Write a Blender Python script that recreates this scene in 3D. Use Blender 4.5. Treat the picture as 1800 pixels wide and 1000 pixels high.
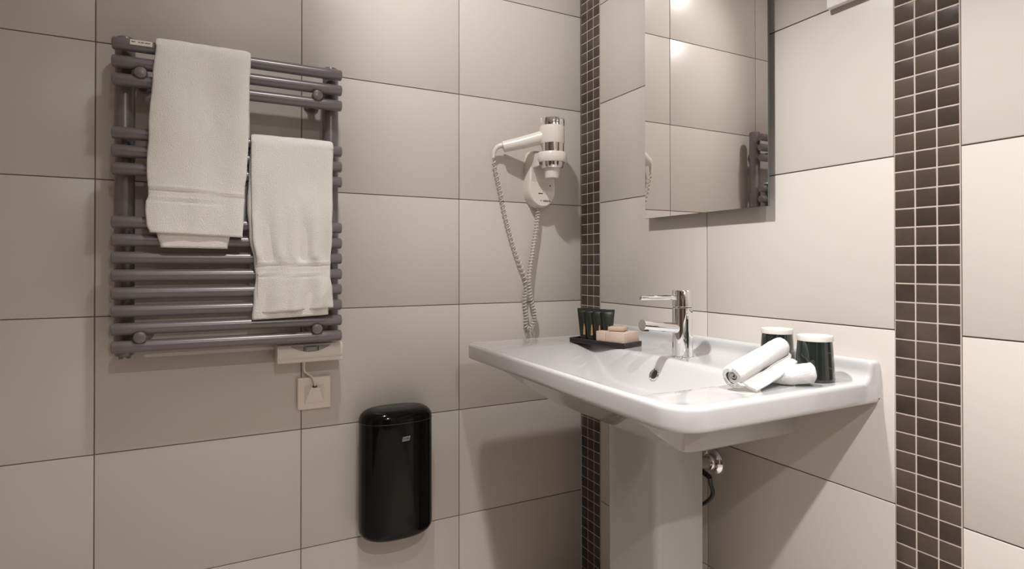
import bpy, bmesh, math, random
from mathutils import Vector, Matrix, noise

S = bpy.context.scene
for o in list(bpy.data.objects):
    bpy.data.objects.remove(o)
COL = S.collection
PI = math.pi

# ------------------------------------------------------------------ camera
F_PX = 1026.91
cam_d = bpy.data.cameras.new('camera')
cam = bpy.data.objects.new('camera', cam_d)
COL.objects.link(cam)
cam_d.sensor_width = 36.0
cam_d.sensor_fit = 'HORIZONTAL'
cam_d.lens = F_PX / 1800 * 36.0
cam_d.shift_y = -0.02244          # lens shift of the architectural shot
cam_d.clip_start = 0.02
yaw, pit, rol = 0.47892, 0.00577, -0.00046
fw = Vector((math.sin(yaw) * math.cos(pit), math.cos(yaw) * math.cos(pit), math.sin(pit)))
rt = Vector((math.cos(yaw), -math.sin(yaw), 0))
up = rt.cross(fw)
rt2 = rt * math.cos(rol) + up * math.sin(rol)
up2 = -rt * math.sin(rol) + up * math.cos(rol)
m = Matrix((rt2, up2, -fw)).transposed().to_4x4()
m.translation = Vector((-1.05124, -1.54804, -0.48744))
cam.matrix_world = m
S.camera = cam

# ------------------------------------------------------------------ world, lights, exposure
w = bpy.data.worlds.new('world')
S.world = w
w.use_nodes = True
w.node_tree.nodes['Background'].inputs[0].default_value = (1.0, 0.93, 0.86, 1)
w.node_tree.nodes['Background'].inputs[1].default_value = 0.05
S.view_settings.view_transform = 'Standard'
S.view_settings.look = 'None'
S.view_settings.gamma = 1
S.view_settings.use_curve_mapping = False
S.view_settings.exposure = 0.06

ZF, ZC = -1.54, 0.86              # floor, ceiling
SPOTS = [  # x, y, watts, cone(deg), blend, aim offset: hot beams and spill of each downlight
    (-0.84, -0.74, 23.0, 110, 0.9, (0.30, 0.50)),
    (-0.84, -0.74, 24.0, 86, 0.35, (0.12, -0.10)),
    (-0.84, -0.74, 52.0, 60, 0.8, (0.78, 0.95)),
    (-0.84, -0.74, 100.0, 52, 0.8, (0.44, -0.14)),
    (-0.82, -1.82, 84.0, 84, 0.5, (0.0, 0.05)),
    (-0.82, -1.82, 130.0, 48, 0.9, (0.42, 0.44)),
    (-0.82, -2.60, 115.0, 160, 0.9, (0.0, 0.0)),  # wide fill lamp added at the far end to lift the shaded areas
]
for x, y, wt, cone, bl, aim in SPOTS:
    ld = bpy.data.lights.new('ceiling_spot_light', 'SPOT')
    ld.energy = wt
    ld.color = (1.0, 0.985, 0.97)
    ld.spot_size = math.radians(cone)
    ld.spot_blend = bl
    ld.shadow_soft_size = 0.034
    ld.specular_factor = 0.08
    lo = bpy.data.objects.new('ceiling_spot_light', ld)
    COL.objects.link(lo)
    lo.location = (x, y, ZC - 0.012)
    lo.rotation_euler = Vector((aim[0], aim[1], -1)).to_track_quat('-Z', 'Y').to_euler()

# ------------------------------------------------------------------ materials
def mat(name, col, rough=0.5, metal=0.0, spec=0.5, coat=0.0, bump=None, var=None, trans=0.0):
    """bump=(scale, strength, distance[, kind]); var=(scale, amount)"""
    mt = bpy.data.materials.new(name)
    mt.use_nodes = True
    nt = mt.node_tree
    b = nt.nodes['Principled BSDF']
    b.inputs['Base Color'].default_value = (*col, 1)
    b.inputs['Roughness'].default_value = rough
    b.inputs['Metallic'].default_value = metal
    b.inputs['Specular IOR Level'].default_value = spec
    b.inputs['Coat Weight'].default_value = coat
    b.inputs['Coat Roughness'].default_value = 0.05
    b.inputs['Transmission Weight'].default_value = trans
    tc = nt.nodes.new('ShaderNodeTexCoord')
    if var:
        n = nt.nodes.new('ShaderNodeTexNoise')
        n.inputs['Scale'].default_value = var[0]
        n.inputs['Detail'].default_value = 4
        nt.links.new(tc.outputs['Object'], n.inputs['Vector'])
        mx = nt.nodes.new('ShaderNodeMix')
        mx.data_type = 'RGBA'
        a = var[1]
        mx.inputs[6].default_value = (*[c * (1 - a) for c in col], 1)
        mx.inputs[7].default_value = (*[min(1, c * (1 + a)) for c in col], 1)
        nt.links.new(n.outputs['Fac'], mx.inputs[0])
        nt.links.new(mx.outputs[2], b.inputs['Base Color'])
    if bump:
        kind = bump[3] if len(bump) > 3 else 'noise'
        if kind == 'voronoi':
            n2 = nt.nodes.new('ShaderNodeTexVoronoi')
            out = n2.outputs['Distance']
        else:
            n2 = nt.nodes.new('ShaderNodeTexNoise')
            n2.inputs['Detail'].default_value = 5
            out = n2.outputs['Fac']
        n2.inputs['Scale'].default_value = bump[0]
        nt.links.new(tc.outputs['Object'], n2.inputs['Vector'])
        bp = nt.nodes.new('ShaderNodeBump')
        bp.inputs['Strength'].default_value = bump[1]
        bp.inputs['Distance'].default_value = bump[2]
        nt.links.new(out, bp.inputs['Height'])
        nt.links.new(bp.outputs['Normal'], b.inputs['Normal'])
    return mt

TILE = mat('glazed_cream_tile', (0.585, 0.535, 0.49), 0.30, spec=0.34, var=(2.2, 0.025), bump=(3.0, 0.15, 0.0006))
GROUT = mat('grey_brown_grout', (0.17, 0.13, 0.10), 0.9)
GROUT_L = mat('light_grout', (0.50, 0.42, 0.37), 0.85)
PORC = mat('white_porcelain', (0.49, 0.478, 0.476), 0.07, coat=0.5)
CHROME = mat('chrome', (0.86, 0.86, 0.87), 0.04, metal=1.0)
MIRROR = mat('mirror_silver', (0.90, 0.885, 0.865), 0.0, metal=1.0)
GLASS_EDGE = mat('mirror_glass_edge', (0.10, 0.115, 0.11), 0.1)
RAD = mat('grey_radiator_enamel', (0.20, 0.18, 0.185), 0.30, metal=0.25)
TERRY = mat('terry_cotton', (0.92, 0.885, 0.835), 0.95, spec=0.1, bump=(520, 0.9, 0.0022))
TERRY_W = mat('bright_terry_cotton', (0.60, 0.588, 0.572), 0.95, spec=0.1, bump=(650, 0.7, 0.0015))
BLACKP = mat('glossy_black_plastic', (0.004, 0.004, 0.0035), 0.09, spec=0.22)
WHITEP = mat('cream_plastic', (0.76, 0.71, 0.64), 0.30)
WHITEP2 = mat('ivory_plastic', (0.80, 0.72, 0.63), 0.28)
GREYP = mat('grey_plastic', (0.28, 0.26, 0.27), 0.35)
GREYL = mat('light_grey_plastic', (0.34, 0.32, 0.31), 0.4)
DARKP = mat('dark_plastic', (0.03, 0.028, 0.027), 0.35)
TRAYM = mat('black_tray_wood', (0.018, 0.013, 0.012), 0.30)
TUBEM = mat('dark_green_tube', (0.016, 0.021, 0.013), 0.28, coat=0.2)
GOLD = mat('gold_print', (0.48, 0.30, 0.13), 0.35, metal=0.5, var=(220, 0.6))
KRAFT = mat('pale_brown_card', (0.56, 0.42, 0.33), 0.6, var=(60, 0.06))
PINKC = mat('pink_printed_card', (0.56, 0.43, 0.35), 0.6, var=(40, 0.15))
SOAPW = mat('pearly_tan_wrapper', (0.52, 0.38, 0.28), 0.30, var=(70, 0.12))
CUPM = mat('smoky_dark_glass', (0.014, 0.019, 0.017), 0.06, coat=0.6)
LIDM = mat('white_paper_lid', (0.60, 0.565, 0.53), 0.7)
INK = mat('black_ink', (0.03, 0.025, 0.02), 0.6)
INKG = mat('grey_ink', (0.22, 0.18, 0.16), 0.6)
LOGOW = mat('pale_grey_print', (0.30, 0.29, 0.28), 0.5)
PAINTW = mat('white_ceiling_paint', (0.88, 0.86, 0.83), 0.9)
FLOORM = mat('brown_floor_tile', (0.54, 0.47, 0.41), 0.35, var=(6, 0.1))
PANELM = mat('reflection_panel_brown', (0.09, 0.05, 0.03), 0.4, var=(12, 0.3))  # dark brown of the unseen panels added for reflections
LAMPM = bpy.data.materials.new('lamp_lens')
LAMPM.use_nodes = True
_b = LAMPM.node_tree.nodes['Principled BSDF']
_b.inputs['Emission Color'].default_value = (1, 0.92, 0.84, 1)
_b.inputs['Emission Strength'].default_value = 2.5

# mosaic: every little tile its own brown
MOS = mat('brown_mosaic_tile', (0.10, 0.07, 0.055), 0.32, bump=(60, 0.3, 0.0008))
nt = MOS.node_tree
geo = nt.nodes.new('ShaderNodeAttribute')
geo.attribute_name = 'tint'
n1 = nt.nodes.new('ShaderNodeTexNoise')
n1.inputs['Scale'].default_value = 45
n1.inputs['Detail'].default_value = 5
tc = nt.nodes.new('ShaderNodeTexCoord')
nt.links.new(tc.outputs['Object'], n1.inputs['Vector'])
ad = nt.nodes.new('ShaderNodeMath')
ad.operation = 'MULTIPLY_ADD'
ad.inputs[1].default_value = 0.5
nt.links.new(n1.outputs['Fac'], ad.inputs[0])
nt.links.new(geo.outputs['Fac'], ad.inputs[2])
rp = nt.nodes.new('ShaderNodeValToRGB')
rp.color_ramp.elements[0].color = (0.030, 0.021, 0.016, 1)
rp.color_ramp.elements[1].color = (0.082, 0.058, 0.044, 1)
nt.links.new(ad.outputs[0], rp.inputs[0])
nt.links.new(rp.outputs[0], nt.nodes['Principled BSDF'].inputs['Base Color'])

# ------------------------------------------------------------------ helpers
ORG = {}

def obj(name, bm, m, parent=None, loc=None, smooth=True, angle=35):
    """link a bmesh (world coordinates) as ONE mesh object; its origin is loc or the parent's origin"""
    org = Vector(loc) if loc is not None else (ORG[parent] if parent is not None else Vector((0, 0, 0)))
    for v in bm.verts:
        v.co -= org
    me = bpy.data.meshes.new(name)
    bm.normal_update()
    bm.to_mesh(me)
    bm.free()
    for mm in (m if isinstance(m, (list, tuple)) else [m]):
        me.materials.append(mm)
    if smooth:
        for p in me.polygons:
            p.use_smooth = True
        if angle < 180:
            try:
                me.set_sharp_from_angle(angle=math.radians(angle))
            except Exception:
                pass
    o = bpy.data.objects.new(name, me)
    COL.objects.link(o)
    ORG[o] = org.copy()
    if parent is not None:
        o.parent = parent
        o.location = org - ORG[parent]
    else:
        o.location = org
    return o

def thing(name, label, cat, loc, group=None):
    o = bpy.data.objects.new(name, None)
    o.empty_display_size = 0.03
    COL.objects.link(o)
    o.location = loc
    ORG[o] = Vector(loc)
    return tag(o, label, cat, group)

def tag(o, label, cat, group=None):
    o['label'] = label
    o['category'] = cat
    if group:
        o['group'] = group
    return o

def struct(name, bm, m, **k):
    o = obj(name, bm, m, **k)
    o['kind'] = 'structure'
    return o

def box(bm, a, b, bev=0.0, seg=2, M=None, mi=0):
    r = bmesh.ops.create_cube(bm, size=1.0)
    vs = r['verts']
    for v in vs:
        v.co = Vector([a[i] + (b[i] - a[i]) * (v.co[i] + 0.5) for i in range(3)])
    fs = set()
    for v in vs:
        fs.update(v.link_faces)
    if bev > 0:
        es = set()
        for v in vs:
            es.update(v.link_edges)
        r2 = bmesh.ops.bevel(bm, geom=list(es), offset=bev, segments=seg, profile=0.5, affect='EDGES')
        fs = set(f for f in r2['faces']) | set(f for f in fs if f.is_valid)
        vs = set()
        for f in fs:
            vs.update(f.verts)
    for f in fs:
        f.material_index = mi
    if M is not None:
        for v in set(vs):
            v.co = M @ v.co
    return fs

def lathe(bm, prof, M=None, n=32, cap0=True, cap1=True, mi=0):
    """prof = [(r, z)...] about local z"""
    rings = []
    for r, z in prof:
        ring = []
        for k in range(n):
            a = 2 * PI * k / n
            co = Vector((r * math.cos(a), r * math.sin(a), z))
            ring.append(bm.verts.new(M @ co if M else co))
        rings.append(ring)
    for i in range(len(rings) - 1):
        for k in range(n):
            f = bm.faces.new((rings[i][k], rings[i][(k + 1) % n], rings[i + 1][(k + 1) % n], rings[i + 1][k]))
            f.material_index = mi
    if cap0:
        bm.faces.new(rings[0][::-1]).material_index = mi
    if cap1:
        bm.faces.new(rings[-1]).material_index = mi

def axis_m(p, d):
    """matrix whose z axis points along d, placed at p"""
    q = Vector(d).to_track_quat('Z', 'Y')
    mm = q.to_matrix().to_4x4()
    mm.translation = Vector(p)
    return mm

def tube(bm, pts, rad, n=10, caps=True, mi=0):
    pts = [Vector(p) for p in pts]
    if not isinstance(rad, (list, tuple)):
        rad = [rad] * len(pts)
    t0 = (pts[1] - pts[0]).normalized()
    ref = Vector((0, 0, 1)) if abs(t0.z) < 0.9 else Vector((1, 0, 0))
    nrm = t0.cross(ref).normalized()
    rings = []
    for i, p in enumerate(pts):
        a = pts[max(i - 1, 0)]
        b = pts[min(i + 1, len(pts) - 1)]
        t = (b - a).normalized()
        nrm = (nrm - t * nrm.dot(t)).normalized()
        bn = t.cross(nrm)
        ring = [bm.verts.new(p + (nrm * math.cos(2 * PI * k / n) + bn * math.sin(2 * PI * k / n)) * rad[i]) for k in range(n)]
        rings.append(ring)
    for i in range(len(rings) - 1):
        for k in range(n):
            bm.faces.new((rings[i][k], rings[i][(k + 1) % n], rings[i + 1][(k + 1) % n], rings[i + 1][k])).material_index = mi
    if caps:
        bm.faces.new(rings[0][::-1]).material_index = mi
        bm.faces.new(rings[-1]).material_index = mi

def catmull(pts, sub=8):
    P = [Vector(p) for p in pts]
    P = [P[0] * 2 - P[1]] + P + [P[-1] * 2 - P[-2]]
    out = []
    for i in range(1, len(P) - 2):
        for s in range(sub):
            t = s / sub
            a, b, c, d = P[i - 1], P[i], P[i + 1], P[i + 2]
            out.append(0.5 * ((2 * b) + (c - a) * t + (2 * a - 5 * b + 4 * c - d) * t * t + (3 * b - a - 3 * c + d) * t ** 3))
    out.append(P[-2])
    return out

def sstep(a, b, x):
    t = max(0.0, min(1.0, (x - a) / (b - a)))
    return t * t * (3 - 2 * t)

def lerp_tab(tab, z):
    """tab sorted by descending key"""
    if z >= tab[0][0]:
        return tab[0][1]
    for (a, va), (b, vb) in zip(tab, tab[1:]):
        if z >= b:
            t = (a - z) / (a - b)
            t = t * t * (3 - 2 * t)
            return va + (vb - va) * t
    return tab[-1][1]

def text(body, size, M, m, name, parent, extrude=0.0002, align='CENTER', sx=1.0, shear=0.0):
    cu = bpy.data.curves.new(name, 'FONT')
    cu.body = body
    cu.size = size
    cu.extrude = extrude
    cu.align_x = align
    cu.align_y = 'CENTER'
    cu.shear = shear
    cu.offset = size * 0.012
    t = bpy.data.objects.new(name + '_src', cu)
    COL.objects.link(t)
    bpy.context.view_layer.update()
    me = bpy.data.meshes.new_from_object(t.evaluated_get(bpy.context.evaluated_depsgraph_get()))
    bm = bmesh.new()
    bm.from_mesh(me)
    for v in bm.verts:
        v.co.x *= sx
        v.co = M @ v.co
    bpy.data.objects.remove(t)
    bpy.data.curves.remove(cu)
    bpy.data.meshes.remove(me)
    return obj(name, bm, m, parent, smooth=False)

def grid(bm, nu, nv, f, mi=0):
    V = [[bm.verts.new(f(i / (nu - 1), j / (nv - 1))) for j in range(nv)] for i in range(nu)]
    for i in range(nu - 1):
        for j in range(nv - 1):
            bm.faces.new((V[i][j], V[i + 1][j], V[i + 1][j + 1], V[i][j + 1])).material_index = mi
    return V

# ------------------------------------------------------------------ the room
H = 0.30
G = 0.0011          # half joint
TK = 0.006          # tile thickness in front of the grout bed

def tiled_wall(name, us, z0, z1, place, off=0.0):
    """place(u, v, depth) -> Vector ; depth into the room.  us: list of (u0,u1) tile spans"""
    bm = bmesh.new()
    bev = 0.0009
    k0 = math.floor(z0 / H)
    k1 = math.ceil(z1 / H)
    umin = min(a for a, b in us)
    umax = max(b for a, b in us)
    # grout bed and the wall behind it
    pts = []
    for d in (-0.05, -0.0022):
        for u, v in ((umin, z0), (umax, z0), (umax, z1), (umin, z1)):
            pts.append(bm.verts.new(place(u, v, d)))
    for q in ((0, 1, 2, 3), (7, 6, 5, 4), (0, 4, 5, 1), (1, 5, 6, 2), (2, 6, 7, 3), (3, 7, 4, 0)):
        bm.faces.new([pts[i] for i in q]).material_index = 1
    for a, b in us:
        for k in range(k0, k1):
            v0, v1 = max(k * H, z0), min((k + 1) * H, z1)
            if v1 - v0 < 0.01:
                continue
            loops = []
            for d, ins in ((-0.003, 0.0), (-bev, 0.0), (-bev * 0.3, bev * 0.3), (0.0, bev)):
                x0, x1 = a + G + ins, b - G - ins
                y0, y1 = v0 + G + ins, v1 - G - ins
                loops.append([bm.verts.new(place(x, y, d)) for x, y in ((x0, y0), (x1, y0), (x1, y1), (x0, y1))])
            for l0, l1 in zip(loops, loops[1:]):
                for q in range(4):
                    bm.faces.new((l0[q], l0[(q + 1) % 4], l1[(q + 1) % 4], l1[q]))
            bm.faces.new(loops[-1])
    bmesh.ops.recalc_face_normals(bm, faces=bm.faces)
    return struct(name, bm, [TILE, GROUT], angle=50)

XL, YB = -1.95, -2.9
WT = 0.42716
xs = [(-0.4171, 0.0)]
x = -0.4171
while x > XL:
    xs.append((max(x - WT, XL), x))
    x -= WT
tiled_wall('wall_left', xs, ZF, ZC, lambda u, v, d: Vector((u, -d, v)))

SA, SB = (-0.102, -0.0035), (-1.0577, -0.9577)   # the two mosaic strips
ys = [(-0.5290, -0.102), (-0.9577, -0.5290), (-1.4848, -1.0577), (-1.912, -1.4848), (-2.339, -1.912), (-2.766, -2.339), (YB, -2.766)]
tiled_wall('wall_right', ys, ZF, ZC, lambda u, v, d: Vector((-d, u, v)))

def mosaic(name, y0, y1, pale):
    P = 0.03174
    bm = bmesh.new()
    lay = bm.faces.layers.float.new('tint')
    rnd = random.Random(5 if pale else 9)
    c0 = [bm.verts.new((dx, yy, zz)) for dx in (0.05, -0.0006) for yy, zz in ((y0, ZF), (y1, ZF), (y1, ZC), (y0, ZC))]
    for q in ((0, 1, 2, 3), (7, 6, 5, 4), (0, 4, 5, 1), (1, 5, 6, 2), (2, 6, 7, 3), (3, 7, 4, 0)):
        bm.faces.new([c0[i] for i in q]).material_index = 1
    wcol = (y1 - y0) / 3
    g = 0.0012
    z = -0.297 - math.ceil((-0.297 - ZF) / P) * P
    while z < ZC:
        for c in range(3):
            a, b = y0 + c * wcol, y0 + (c + 1) * wcol
            v0, v1 = max(z, ZF), min(z + P, ZC)
            if v1 - v0 < 0.005:
                continue
            t = rnd.random() * 0.75
            tilt = rnd.uniform(-0.0002, 0.0002)
            loops = []
            for d, ins in ((-0.0004, 0.0), (0.0006, 0.0), (0.0011, 0.0003), (0.0013, 0.0009)):
                pa, pb, q0, q1 = a + g + ins, b - g - ins, v0 + g + ins, v1 - g - ins
                loops.append([bm.verts.new((-d - (tilt if yy == pb else 0), yy, zz)) for yy, zz in ((pa, q0), (pb, q0), (pb, q1), (pa, q1))])
            for l0, l1 in zip(loops, loops[1:]):
                for q in range(4):
                    f = bm.faces.new((l0[q], l0[(q + 1) % 4], l1[(q + 1) % 4], l1[q]))
                    f[lay] = t
            f = bm.faces.new(loops[-1])
            f[lay] = t
        z += P
    bmesh.ops.recalc_face_normals(bm, faces=bm.faces)
    return struct(name, bm, [MOS, GROUT_L], angle=50)

mosaic('trim_1', SA[0], SA[1], False)
mosaic('trim_2', SB[0], SB[1], True)

bm = bmesh.new(); box(bm, (XL - 0.05, YB - 0.05, ZF - 0.05), (0.05, 0.05, ZF)); struct('floor', bm, FLOORM, smooth=False)
bm = bmesh.new(); box(bm, (XL - 0.05, YB - 0.05, ZC), (0.05, 0.05, ZC + 0.05)); struct('ceiling', bm, PAINTW, smooth=False)
bx = [(YB + i * WT, min(YB + (i + 1) * WT, 0)) for i in range(7)]
tiled_wall('wall_back', bx, ZF, ZC, lambda u, v, d: Vector((XL + d, u, v)))
bx = [(XL + i * WT, min(XL + (i + 1) * WT, 0)) for i in range(5)]
tiled_wall('wall_front', bx, ZF, ZC, lambda u, v, d: Vector((u, YB + d, v)))
bm = bmesh.new(); box(bm, (-1.55, YB - 0.0, ZF), (-0.55, YB + 0.03, ZF + 2.02), 0.004); struct('reflection_panel_1', bm, PANELM)  # unseen dark panel behind the camera, added for contrast in the chrome
bm = bmesh.new(); box(bm, (XL, -2.60, ZF), (XL + 0.03, -1.00, ZF + 2.05), 0.004); struct('reflection_panel_2', bm, PANELM)  # second unseen panel, added as something dark for the tap to reflect

# recessed ceiling lamps (above the picture; the farthest one is added only as fill)
for i, (x, y) in enumerate(sorted({(q[0], q[1]) for q in SPOTS}, key=lambda q: -q[1])):
    t = thing('ceiling_downlight', ('white round recessed ceiling downlight nearest the washbasin corner',
              'white round recessed ceiling downlight, middle one of the row of three',
              'added fill lamp shaped as a white round recessed downlight, farthest from the washbasin corner')[i], 'ceiling light', (x, y, ZC), 'recessed ceiling downlights')
    bm = bmesh.new()
    lathe(bm, [(0.030, 0.0), (0.045, 0.0), (0.045, -0.004), (0.040, -0.007), (0.030, -0.005), (0.030, 0.0)], Matrix.Translation((x, y, ZC)), 32, False, False)
    obj('trim_ring', bm, PAINTW, t)
    bm = bmesh.new()
    lathe(bm, [(0.029, -0.0005), (0.029, -0.003), (0.02, -0.004)], Matrix.Translation((x, y, ZC)), 32)
    obj('lamp_lens', bm, LAMPM, t)

# ------------------------------------------------------------------ towel radiator
RY = -0.088          # tube axis plane
TUBES = [-0.0245, -0.0618, -0.0991, -0.2110, -0.2484, -0.2857, -0.3976, -0.4349, -0.4722, -0.5095, -0.5468, -0.5841, -0.6214, -0.6587]
rad = thing('towel_radiator', 'grey steel ladder towel radiator with two white towels over it, on the cream tiled wall', 'towel radiator', (-0.996, 0, -0.69))
TR = 0.0130
for i, z in enumerate(TUBES):
    bm = bmesh.new()
    x0, x1 = -1.2315, -0.7630
    prof = [(0.007, 0), (0.0105, 0.0006), (0.0124, 0.002), (TR, 0.004)]
    L = x1 - x0
    full = prof + [(TR, 0.05 + (L - 0.1) * q / 8) for q in range(9)] + [(r, L - h) for r, h in prof[::-1]]
    lathe(bm, full, axis_m((x0, RY, z), (1, 0, 0)), 24)
    tb = obj('tube', bm, RAD, rad)
    if i == 0:
        # paper sticker wrapped on the top tube
        bm = bmesh.new()
        def stick(u, v):
            a = math.radians(172 + 60 * v)
            return Vector((-1.198 + 0.040 * u, RY + (TR + 0.0004) * math.cos(a), z + (TR + 0.0004) * -math.sin(a)))
        grid(bm, 2, 9, stick)
        st = obj('sticker', bm, WHITEP2, tb)
        st['label'] = 'small cream paper sticker on the top tube'
        bm = bmesh.new()
        rnd = random.Random(4)
        for (ua, ub) in ((0.05, 0.24), (0.36, 0.46), (0.48, 0.62), (0.66, 0.9)):
            def mark(u, v, ua=ua, ub=ub):
                a = math.radians(190 + 13 * v + 4)
                return Vector((-1.198 + 0.040 * (ua + (ub - ua) * u), RY + (TR + 0.0007) * math.cos(a), z - (TR + 0.0007) * math.sin(a)))
            grid(bm, 2, 4, mark)
        obj('sticker_print', bm, INKG, tb)
for xc in (-1.2120, -0.7825):
    bm = bmesh.new()
    prof = [(0.008, -0.0005), (0.0145, 0.0005), (0.0178, 0.003), (0.0188, 0.007), (0.0188, 0.35), (0.0188, 0.668), (0.0178, 0.672), (0.0145, 0.6745), (0.008, 0.6755)]
    M = Matrix.Translation((xc, -0.0475, -0.6720))
    lathe(bm, prof, M, 28)
    obj('post', bm, RAD, rad)
for xc in (-1.1790, -0.8215):
    for zc in (-0.0830, -0.6395):
        bm = bmesh.new()
        lathe(bm, [(0.019, 0.0), (0.019, 0.004), (0.0165, 0.007), (0.0085, 0.008), (0.0085, 0.080), (0.0095, 0.084)], axis_m((xc, 0, zc), (0, -1, 0)), 24)
        # arm reaching from the bracket to the post
        xp = -1.2120 if xc < -1 else -0.7825
        box(bm, (min(xc, xp), -0.064, zc - 0.006), (max(xc, xp), -0.052, zc + 0.006), 0.002)
        br = obj('wall_bracket', bm, RAD, rad)
        bm = bmesh.new()
        lathe(bm, [(0.0100, 0.084), (0.0122, 0.086), (0.0126, 0.098), (0.0126, 0.101), (0.0110, 0.1045), (0.006, 0.106)], axis_m((xc, 0, zc), (0, -1, 0)), 24)
        obj('cap', bm, RAD, br)
# bleed plug under the left post
bm = bmesh.new()
lathe(bm, [(0.0188, 0.0), (0.0192, -0.004), (0.0165, -0.010), (0.010, -0.0125)], Matrix.Translation((-1.2120, -0.0475, -0.6720)), 24)
for a, dz in ((-0.006, 0.0), (0.008, 0.001)):
    lathe(bm, [(0.0045, 0.0), (0.0045, -0.0055 + dz), (0.003, -0.0062 + dz)], Matrix.Translation((-1.2120 + a, -0.050, -0.683)), 10)
obj('bleed_plug', bm, RAD, rad)

# heating controller box under the right end
ctl = thing('heater_controller', 'cream plastic heating control box with grey dial right under the towel radiator', 'heater control', (-0.83, -0.01, -0.725))
X0, X1 = -0.9065, -0.7540
bm = bmesh.new()
pf = [(-0.006, -0.6790), (-0.0575, -0.6790), (-0.0612, -0.6802), (-0.0624, -0.6835), (-0.0626, -0.6960), (-0.0615, -0.7050), (-0.0585, -0.7120), (-0.0562, -0.7140), (-0.0578, -0.7158), (-0.0576, -0.7215), (-0.0540, -0.7240), (-0.006, -0.7240)]
n = len(pf)
secs = []
for xx, s in ((X0, 0.93), (X0 + 0.0008, 0.985), (X0 + 0.002, 1), (X1 - 0.002, 1), (X1 - 0.0008, 0.985), (X1, 0.93)):
    secs.append([bm.verts.new((xx, -0.033 + (yy + 0.033) * s, -0.7015 + (zz + 0.7015) * s)) for yy, zz in pf])
for a, b in zip(secs, secs[1:]):
    for k in range(n):
        bm.faces.new((a[k], a[(k + 1) % n], b[(k + 1) % n], b[k]))
bm.faces.new(secs[0][::-1]); bm.faces.new(secs[-1])
bmesh.ops.recalc_face_normals(bm, faces=bm.faces)
obj('housing', bm, WHITEP, ctl, angle=28)
xm = -0.8300
def front_y(z):
    for (ya, za), (yb, zb) in zip(pf[1:9], pf[2:9]):
        if zb <= z <= za:
            return ya + (yb - ya) * (za - z) / max(1e-6, za - zb)
    return -0.0585
bm = bmesh.new()
def smile(u, v):
    xx = xm + (u * 2 - 1) * 0.047
    d = 1 - (u * 2 - 1) ** 2
    z = -0.6828 - v * 0.0150 * max(d, 0.001) ** 0.9
    return Vector((xx, front_y(z) - 0.0006, z))
grid(bm, 25, 6, smile)
obj('dial_window', bm, GREYL, ctl)
bm = bmesh.new()
M = axis_m((xm, -0.0615, -0.6902), (0, -1, 0.0))
box(bm, (-0.0135, -0.0065, 0), (0.0135, 0.0058, 0.0055), 0.0035, 3, M)
dl = obj('dial', bm, GREYP, ctl)
dl['label'] = 'grey rotary dial'
M = axis_m((xm, -0.0635, -0.6902), (0, -1, 0.0))
for s in (-1, 1):
    bm = bmesh.new()
    box(bm, (0.0165 * s - 0.0008, -0.006, -0.002), (0.0165 * s + 0.0008, 0.0055, 0.0012), 0.0003, 1, M)
    obj('dial_mark', bm, DARKP, ctl)

# wall outlet plate the controller's cable runs into
out = thing('cable_outlet', 'square cream cable outlet plate on the wall under the heating control box', 'wall outlet', (-0.814, 0, -0.85))
bm = bmesh.new()
sx0, sx1, sz0, sz1 = -0.8545, -0.7735, -0.8500, -0.7695
box(bm, (sx0, -0.0115, sz0), (sx1, 0.0, sz1), 0.004, 4)
obj('plate', bm, WHITEP2, out)
bm = bmesh.new()
ia, ib, ja, jb = -0.8380, -0.7905, -0.8340, -0.7905
fr = [bm.verts.new(p) for p in ((ia, -0.0118, ja), (ib, -0.0118, ja), (ib, -0.0118, jb), (ia, -0.0118, jb))]
# wedge shaped cable cover: rises towards the top where the cable enters
mid = [bm.verts.new(p) for p in ((ia + 0.001, -0.0128, ja + 0.001), (ib - 0.001, -0.0128, ja + 0.001), (ib - 0.014, -0.0245, jb - 0.004), (ia + 0.014, -0.0245, jb - 0.004))]
for q in range(4):
    bm.faces.new((fr[q], fr[(q + 1) % 4], mid[(q + 1) % 4], mid[q]))
bm.faces.new(mid)
bmesh.ops.recalc_face_normals(bm, faces=bm.faces)
obj('cable_cover', bm, WHITEP2, out, angle=15)
bm = bmesh.new()
lathe(bm, [(0.0055, -0.004), (0.0055, 0.0012)], axis_m((-0.8143, -0.0190, -0.7915), (0, -0.25, 1)), 14)
obj('cable_gland', bm, DARKP, out)
bm = bmesh.new()
tube(bm, catmull([(-0.840, -0.034, -0.722), (-0.8408, -0.026, -0.735), (-0.838, -0.012, -0.752), (-0.830, -0.014, -0.760), (-0.820, -0.024, -0.768), (-0.8155, -0.024, -0.780), (-0.8143, -0.0195, -0.792)], 8), 0.0024, 8)
tag(obj('power_cable', bm, WHITEP, None, (-0.814, -0.02, -0.79)), 'thin cream cable running from the heating control box down into the outlet plate', 'cable')

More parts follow.
